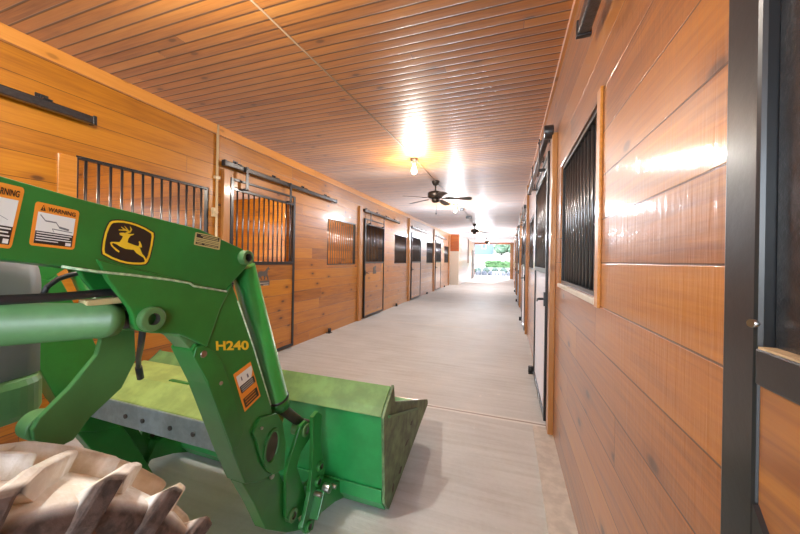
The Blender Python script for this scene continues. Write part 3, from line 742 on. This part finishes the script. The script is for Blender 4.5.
# ---- bucket
XB0, XB1 = -.61, -2.49
prof = [(1.64, .03), (1.585, .10), (1.55, .565), (1.585, .60), (1.685, .672)]
th = .012
def off(p, k): return [(a+k, b-k*.15) for a, b in p]
m = MB(); back = prof+[(1.705, .668)]+[(1.60, .585), (1.57, .555), (1.60, .11), (1.65, .045)]
m.prism(back, XB1, XB0, 0)
m.prism([(1.64, .03), (1.65, .045), (2.50, .255), (2.51, .245), (2.5, .238)], XB1, XB0, 0)
bk = tb(m, 'bucket', GREEN_B, None, .003)
side = [(1.64, .02), (1.575, .10), (1.54, .57), (1.575, .605), (1.66, .665), (1.69, .69), (1.715, .585), (2.50, .275), (2.52, .235), (2.49, .225)]
for x in (XB0, XB1):
    m = MB(); m.prism(side, x-.008, x+.008); tb(m, 'side_plate', plain('worn_side_green', (.10, .17, .075, 1), .5, var=.45, scale=12), bk, .002)
m = MB(); m.box((XB1+.01, 2.42, .222), (XB0-.01, 2.53, .238)); 
m.v = [(x, y, z+(y-2.5)*.25) for x, y, z in m.v]; tb(m, 'cutting_edge', STEEL, bk)
m = MB(); m.prism([(1.548, .568), (1.583, .603), (1.687, .678), (1.681, .684), (1.575, .609), (1.54, .573)], XB1+.01, XB0-.01); tb(m, 'top_lip', GREEN_T, bk, .002)
m = MB(); m.prism([(1.636, .026), (1.581, .10), (1.572, .17), (1.565, .17), (1.573, .095), (1.63, .02)], XB1+.01, XB0-.01); tb(m, 'heel_strip', GREEN_B, bk, .002)
m = MB(); m.box((XB0+.006, 1.60, .495), (XB0+.02, 2.16, .51)); m.v = [(x, y, z-(y-1.6)*.36+.05) for x, y, z in m.v]; tb(m, 'side_rib', GREEN_L, bk)
for (y, z, a, b) in ((1.95, .22, .05, .012), (1.83, .12, .035, .02), (2.05, .3, .03, .014), (1.7, .1, .02, .03)):
    m = MB(); m.prism([(y-a, z), (y, z+b), (y+a, z+.004), (y, z-b)], XB0+.0082, XB0+.0088); tb(m, 'rust_scuff', RUSTY, bk)
# ---- knee brace plate and pivot tube near the hood
def brace():
    m = MB(); X = XA-.135
    m.prism(A([(101, 328), (135, 330), (136, 360), (122, 388), (90, 418), (74, 440), (62, 446), (45, 446), (34, 440), (33, 430), (40, 418), (70, 388), (97, 355), (101, 340)], X), X-.018, X); return m
both(brace, 'brace_plate', plain('olive_green_paint', (.055, .19, .05, 1), .45, coat=.2, var=.08, scale=8), .003)
def pivot():
    m = MB(); X = XA-.135; y, z = yz(50, 428, X); m.tube([(X-.018, y, z), (X-.07, y, z)], .036, 24); return m
both(pivot, 'pivot_tube', GREEN_L, .004)
# ---- hoses
def hose1():
    m = MB(); P_ = [V3(-60, 306, XCY+.02), V3(0, 300, XCY+.02), V3(60, 297, XCY+.02), V3(112, 292, XCY), V3(135, 300, XCY-.01)]
    m.tube([p+Vector((0, -.0, 0)) for p in P_], .0105, 10); return m
tb(hose1(), 'hydraulic_hose', RUBBER)
m = MB(); P_ = [V3(42, 297, XA-.13), V3(47, 287, XA-.13), V3(58, 279, XA-.13), V3(70, 275, XA-.13), V3(80, 273, XA-.12), V3(100, 276, XA-.115)]; m.tube(P_, .0065, 8); tb(m, 'hydraulic_hose', RUBBER)
m = MB(); P_ = [V3(143, 328, XA-.05), V3(141, 345, XA-.15), V3(138.5, 358, -1.3), V3(138.5, 367, -1.44), V3(140.5, 378, -1.46)]; m.tube(P_, .009, 8); m.tube(P_[-2:], .013, 8); tb(m, 'hydraulic_hose', RUBBER)
# ---- hood, nose, frame, axle, wheels
def rbox(y0, y1, hw, z0, z1, r, taper=0.):
    """rounded hood section swept along Y"""
    sec = []
    for cx, cz, a0 in ((hw-r, z1-r, 0), (-hw+r, z1-r, 90)):
        for k in range(7):
            t = math.radians(a0+15*k); sec.append((cx+r*math.cos(t), cz+r*math.sin(t)))
    sec += [(-hw, z0), (hw, z0)]
    return sec
m = MB(); sec = rbox(0, 0, .30, .90, 1.45, .10); m.prism([(XC+a, b) for a, b in sec], -1.35, .30, axis=1); tb(m, 'hood', GREEN, None, .012)
m = MB(); rows = []
ys_ = [.30, .42, .50, .535, .54]; ws = [.305, .30, .285, .262, .10]; zt = [1.452, 1.44, 1.42, 1.40, 1.38]
v = []; nn = None
for y, w, z1 in zip(ys_, ws, zt):
    s_ = rbox(0, 0, w, 1.06, z1, .09); nn = len(s_); v += [(XC+a, y, b) for a, b in s_]
f = [(i*nn+k, i*nn+(k+1) % nn, (i+1)*nn+(k+1) % nn, (i+1)*nn+k) for i in range(len(ys_)-1) for k in range(nn)]+[tuple(range((len(ys_)-1)*nn, len(ys_)*nn))]
m.add(v, f, 0, True); nose = tb(m, 'nose_grille', GREY_P)
m = MB(); m.box((XC+.302, -.1, 1.12), (XC+.309, .27, 1.36)); m.box((XC-.309, -.1, 1.12), (XC-.302, .27, 1.36)); tb(m, 'grille_screen', DARK_P, nose, .003)
m = MB(); m.box((XC-.16, .535, 1.10), (XC+.16, .546, 1.345)); tb(m, 'front_screen', DARK_P, nose, .004)
bp = []
for k in range(9): t_ = PI/2*k/8; bp.append((XC+.22+.09*math.sin(t_), .46+.09*math.cos(t_)))
bp = [(2*XC-a, b) for a, b in bp[::-1]]+bp
m = MB(); m.prism([(XC-.31, .20)]+bp+[(XC+.31, .20)], .94, 1.06, axis=2); tb(m, 'bumper', GREEN_L, None, .022)
m = MB(); m.box((XC-.17, -1.9, .48), (XC+.17, .42, .80)); m.box((XC-.22, -.3, .70), (XC+.22, .42, .94)); tb(m, 'front_frame', plain('frame_dark_green', (.02, .12, .03, 1), .45), None, .01)
m = MB(); m.tube([(XC-.66, .10, .55), (XC+.66, .10, .55)], .07, 16); m.box((XC-.12, .0, .42), (XC+.12, .2, .62)); tb(m, 'front_axle', GREEN, None, .004)
def mast():
    m = MB(); m.box((XA-.17, -.62, .65), (XA-.05, -.42, 1.62)); m.box((XC, -.60, .62), (XA-.06, -.44, .74)); return m
both(mast, 'loader_mast', GREEN, .006)
def tyre(R0, hw, nl, rimr):
    m = MB()
    k = R0/.55
    Rb = R0-.042*k
    prof_ = [(rimr, -hw*.72), (rimr+.03, -hw*.86), (Rb*.80, -hw*1.0), (Rb*.92, -hw*.98), (Rb*.975, -hw*.88), (Rb, -hw*.55), (Rb+.004, 0), (Rb, hw*.55), (Rb*.975, hw*.88), (Rb*.92, hw*.98), (Rb*.80, hw*1.0), (rimr+.03, hw*.86), (rimr, hw*.72)]
    m.lathe(prof_, seg=72, axis=0)
    tw = 2*PI/nl
    for s in (1, -1):
        for i in range(nl):
            a0 = (i+(.5 if s < 0 else 0))*tw
            # lug: stations from the centre line to the shoulder and down the side wall
            st = [(-.012, .00, R0, .013), (hw*.35, .10, R0+.001, .014), (hw*.70, .20, R0-.002, .016), (hw*1.02, .29, R0-.020*k, .020), (hw*1.06, .31, R0-.085*k, .024), (hw*1.01, .32, R0-.125*k, .022)]
            vt = []
            for (x, da, r, w) in st:
                a = a0-da*1.0*s*s; w = w*k; rb = min(Rb-.012, r-.03) if r > R0-.05*k else r-.045*k
                for (rr, ww) in ((rb, w*1.55), (r, w), (r, -w), (rb, -w*1.55)):
                    t = a+ww/R0
                    xx = x if rr == r or x < hw*.9 else x-.05*k
                    vt.append((s*xx, rr*math.sin(t), rr*math.cos(t)))
            ff = [(j*4+c, j*4+c+1, (j+1)*4+c+1, (j+1)*4+c) for j in range(len(st)-1) for c in range(3)]+[(0, 1, 2, 3), tuple((len(st)-1)*4+c for c in (3, 2, 1, 0))]
            m.add(vt, ff, 0, False)
    return m
def wheel(name, x, y, R0, hw, nl, rimr):
    o = tyre(R0, hw, nl, rimr).build(name, TYRE, T, .006, loc=(x-XC, y, R0))
    m = MB(); m.lathe([(rimr+.012, -hw*.75), (rimr-.03, -hw*.6), (rimr-.05, .0), (.10, .03), (0, .03)], seg=32, axis=0); m.lathe([(rimr+.012, hw*.75), (rimr-.03, hw*.6), (rimr-.05, .0)], seg=32, axis=0); m.build('rim', RIM, o)
    return o
wheel('front_tyre', -.80, .09, .55, .135, 22, .31)
wheel('front_tyre', -2.30, .09, .55, .135, 22, .31)
wheel('rear_tyre', -.82, -1.95, .80, .19, 20, .48)
wheel('rear_tyre', -2.28, -1.95, .80, .19, 20, .48)
m = MB(); m.tube([(XC-.7, -1.95, .80), (XC+.7, -1.95, .80)], .09, 16); m.box((XC-.2, -2.2, .5), (XC+.2, -1.35, 1.05)); tb(m, 'rear_axle', GREEN, None, .01)
# ------------------------------------------------------------------ outside
def gmat(name, a, b, sc2, rough=.9):
    n = NT(name); p, X = n.pos(); z = n.noise(p, sc2, 5, .6); n.bump(z, .4, .03)
    return n.set(Base_Color=n.mix(n.step(z, .35, .65), a, b), Roughness=rough)
GRAVEL = gmat('pale_gravel', (.36, .34, .32, 1), (.46, .44, .42, 1), 3)
LAWN = gmat('dry_lawn', (.20, .18, .16, 1), (.27, .245, .22, 1), .6)
GRASS = gmat('grass', (.18, .26, .10, 1), (.30, .36, .16, 1), .8)
m = MB(); 
for (xa, xb, ya, yb) in ((-60, 60, Y1+.3, 33.4), (-60, 60, -60, Y0), (-60, S0, Y0, Y1+.3), (SR, 60, Y0, Y1+.3)): m.box((xa, ya, -.2), (xb, yb, -.02))
struct(m.build('ground', GRAVEL))
def zt_(y): return -.02+ (.75*(min(y, 36)-33.4)/2.6 if y < 36 else .75) + (max(0, y-38)*.060)
m = MB(); ysl = [33.4, 34.2, 36, 38, 44, 52, 60, 72, 95, 140]
v = [(x, y, zt_(y)) for y in ysl for x in (-90, -40, -12, 12, 40, 90)]
m.add(v, [(i*6+k, i*6+k+1, (i+1)*6+k+1, (i+1)*6+k) for i in range(len(ysl)-1) for k in range(5)], 0, True); struct(m.build('ground_slope', LAWN))
m = MB(); v = [(-9, 46, zt_(46)+.03), (14, 60, zt_(60)+.03), (20, 66, zt_(66)+.03), (8, 62, zt_(62)+.03), (-10, 50, zt_(50)+.03)]
m.add(v, [(0, 1, 2, 3, 4)]); tag(m.build('driveway', plain('asphalt', (.25, .27, .30, 1), .8)), 'grey driveway crossing the pale slope outside', 'driveway', kind='structure')
def blob(m, c, rx, ry, rz, seed, n=10, k=.18):
    rr = random.Random(seed); vs = []; fs = []
    for i in range(n+1):
        th_ = PI*i/n
        for j in range(2*n):
            ph = PI*j/n; q_ = 1+rr.uniform(-k, k); vs.append((c[0]+rx*q_*math.sin(th_)*math.cos(ph), c[1]+ry*q_*math.sin(th_)*math.sin(ph), c[2]+rz*q_*math.cos(th_)))
    for i in range(n):
        for j in range(2*n):
            a = i*2*n+j; b = i*2*n+(j+1) % (2*n); fs.append((a, b, b+2*n, a+2*n))
    m.add(vs, fs, 0, False)
ROCK = gmat('field_stone', (.07, .08, .10, 1), (.20, .21, .23, 1), 2.5)
LEAF = gmat('hedge_leaf', (.05, .12, .04, 1), (.13, .23, .09, 1), 7)
LEAF2 = gmat('shrub_leaf', (.06, .10, .08, 1), (.14, .19, .15, 1), 6)
LEAF3 = gmat('tree_leaf', (.07, .13, .08, 1), (.18, .26, .16, 1), 2)
pos_ = ['leftmost', 'second from the left', 'third from the left', 'fourth from the left', 'fifth from the left', 'sixth from the left', 'seventh from the left', 'eighth from the left', 'ninth from the left', 'rightmost']
for i in range(10):
    x = -4.1+i*.6; m = MB(); blob(m, (0, 0, .20), .27, .26, .30, 40+i, 6, .08)
    tag(m.build('boulder', ROCK, loc=(x, 33.3+R.uniform(-.15, .15), -.06)), 'grey boulder outside the doorway edging the bed, %s of the row' % pos_[i], 'boulder', 'edging boulders')
for i in range(7):
    x = -3.9+i*.86; m = MB(); blob(m, (0, 0, .22), .36, .34, .30, 70+i, 9, .16)
    tag(m.build('low_shrub', LEAF2, loc=(x, 34.4+R.uniform(-.2, .2), .20)), 'low grey-green shrub behind the boulders outside, %s of the row' % (pos_[i] if i < 6 else 'rightmost'), 'shrub', 'low shrubs')
m = MB()
rr = random.Random(5)
nx_, ny_ = 40, 6
m.box((-2.3, 36.3, .70), (2.6, 37.3, 1.30)); hb = m
for i in range(170):
    blob(m, (rr.uniform(-2.3, 2.6), rr.uniform(36.25, 37.3), rr.uniform(.85, 1.36)), .22, .2, .16, i, 4, .3)
tag(m.build('hedge', LEAF), 'clipped green hedge outside beyond the doorway', 'hedge')
t = thing('concrete_block', 'white two-hole concrete block on the ground outside the doorway', 'block', (-1.05, 32.4, -.02))
m = MB(); m.box((-.42, -.12, 0), (.42, .12, .40)); m.build('body', plain('white_block', (.75, .74, .72, 1), .7), t, .01)
m = MB(); m.box((-.26, -.125, .06), (-.08, -.11, .30)); m.box((.08, -.125, .06), (.26, -.11, .30)); m.build('hole', plain('hole_grey', (.12, .13, .15, 1), .8), t)
def house(label, x, y, w, d_, h, roofh, wallm, roofm):
    z = zt_(y)-.4; t = thing('house', label, 'house', (x, y, z), 0)
    MB().box((-w/2, 0, 0), (w/2, d_, h)).build('wall', wallm, t)
    m = MB(); m.prism([(-.4, h), (d_/2, h+roofh), (d_+.4, h)], -w/2-.4, w/2+.4); m.build('roof', roofm, t)
    for i in range(3):
        fx = -w/2+w*(i+.6)/3.3; f_ = MB().box((fx-.5, -.06, h*.32), (fx+.5, .02, h*.68)).build('window', WHITED, t); MB().box((fx-.42, -.07, h*.35), (fx+.42, -.055, h*.65)).build('pane', plain('pane_blue', (.05, .09, .14, 1), .1), f_)
BLUEW = plain('blue_grey_siding', (.13, .19, .27, 1), .7); PALEW = plain('pale_siding', (.32, .35, .38, 1), .7); ROOF = plain('grey_roof', (.12, .15, .19, 1), .8)
house('blue-grey house far outside at the left of the doorway view', -8.0, 76, 9, 8, 5.2, 2.8, BLUEW, ROOF)
for i, (x, y, s_) in enumerate(((-1.5, 74, 1.9), (1.8, 70, 2.1), (5.2, 74, 2.3), (-17.5, 88, 3.4), (9.5, 80, 3.2))):
    t = thing('tree', 'round leafy tree far outside the doorway, %s' % ['nearest the blue-grey house', 'in the middle of the group', 'right of the group', 'beyond the left jamb', 'beyond the right jamb'][i], 'tree', (x, y, zt_(y)-.1), 0, 'far trees')
    MB().tube([(0, 0, 0), (.05, 0, s_*.5), (0, .05, s_)], [.16, .12, .08], 8).build('trunk', plain('bark', (.12, .09, .07, 1), .9), t)
    m = MB()
    for k in range(12): blob(m, (R.uniform(-.6, .6)*s_, R.uniform(-.5, .5)*s_, s_*R.uniform(.55, 1.35)), .5*s_, .5*s_, .42*s_, 200+i*20+k, 6, .22)
    m.build('crown', LEAF3, t)
# ------------------------------------------------------------------ light
w = bpy.data.worlds.new('sky'); sc.world = w; w.use_nodes = True; nt = w.node_tree; bg = nt.nodes['Background']
sky = nt.nodes.new('ShaderNodeTexSky'); sky.sky_type = 'NISHITA'; sky.sun_disc = False; sky.sun_elevation = math.radians(48); sky.sun_rotation = math.radians(0); sky.dust_density = 2.5; sky.air_density = 1.
mixn = nt.nodes.new('ShaderNodeMix'); mixn.data_type = 'RGBA'; mixn.inputs[0].default_value = .45; mixn.inputs[7].default_value = (9, 9.4, 10, 1)
nt.links.new(sky.outputs[0], mixn.inputs[6])
# sky brightened behind the barn's near door as unseen fill light
tcw = nt.nodes.new('ShaderNodeTexCoord'); dp = nt.nodes.new('ShaderNodeVectorMath'); dp.operation = 'DOT_PRODUCT'; dp.inputs[1].default_value = (.25, -.95, .2)
nt.links.new(tcw.outputs['Generated'], dp.inputs[0])
mr = nt.nodes.new('ShaderNodeMapRange'); mr.interpolation_type = 'SMOOTHSTEP'; mr.inputs[1].default_value = -.2; mr.inputs[2].default_value = .7; mr.inputs[3].default_value = .55; mr.inputs[4].default_value = 2.1
nt.links.new(dp.outputs['Value'], mr.inputs[0])
vm = nt.nodes.new('ShaderNodeVectorMath'); vm.operation = 'SCALE'; nt.links.new(mixn.outputs[2], vm.inputs[0]); nt.links.new(mr.outputs[0], vm.inputs[3])
nt.links.new(vm.outputs[0], bg.inputs[0]); bg.inputs[1].default_value = .8
sl_ = bpy.data.lights.new('sun', 'SUN'); sl_.energy = 3.5; sl_.angle = .02; sl_.color = (1., .95, .88)
so = bpy.data.objects.new('sun', sl_); COL.objects.link(so); so.rotation_euler = (-math.radians(66), 0, -math.radians(9))
# unseen bulbs added to brighten the stalls behind the two near left grilles
for y, e in ((1.0, 95), (4.9, 190)):
    t = thing('stall_bulb', 'lit bulb on the stall ceiling behind the left wall %s' % ('by the loader arm' if y < 3 else 'by the horse-plaque door'), 'light bulb', (-4.9, y, H-.23), 0, 'stall bulbs')
    MB().lathe([(.0, .23), (.062, .23), (.06, .20), (.045, .17), (.034, .155), (.0, .155)], seg=20).build('lamp_holder', STEEL, t)
    MB().lathe([(.0, 0), (.022, .006), (.036, .028), (.039, .055), (.034, .085), (.022, .12), (.016, .155)], seg=20).build('bulb', BULB, t)
    ld = bpy.data.lights.new('bulb_light', 'POINT'); ld.energy = e; ld.color = (1., .90, .74); ld.shadow_soft_size = .06
    lo = bpy.data.objects.new('bulb_light', ld); COL.objects.link(lo); lo.parent = t; lo.location = (0, 0, -.05)
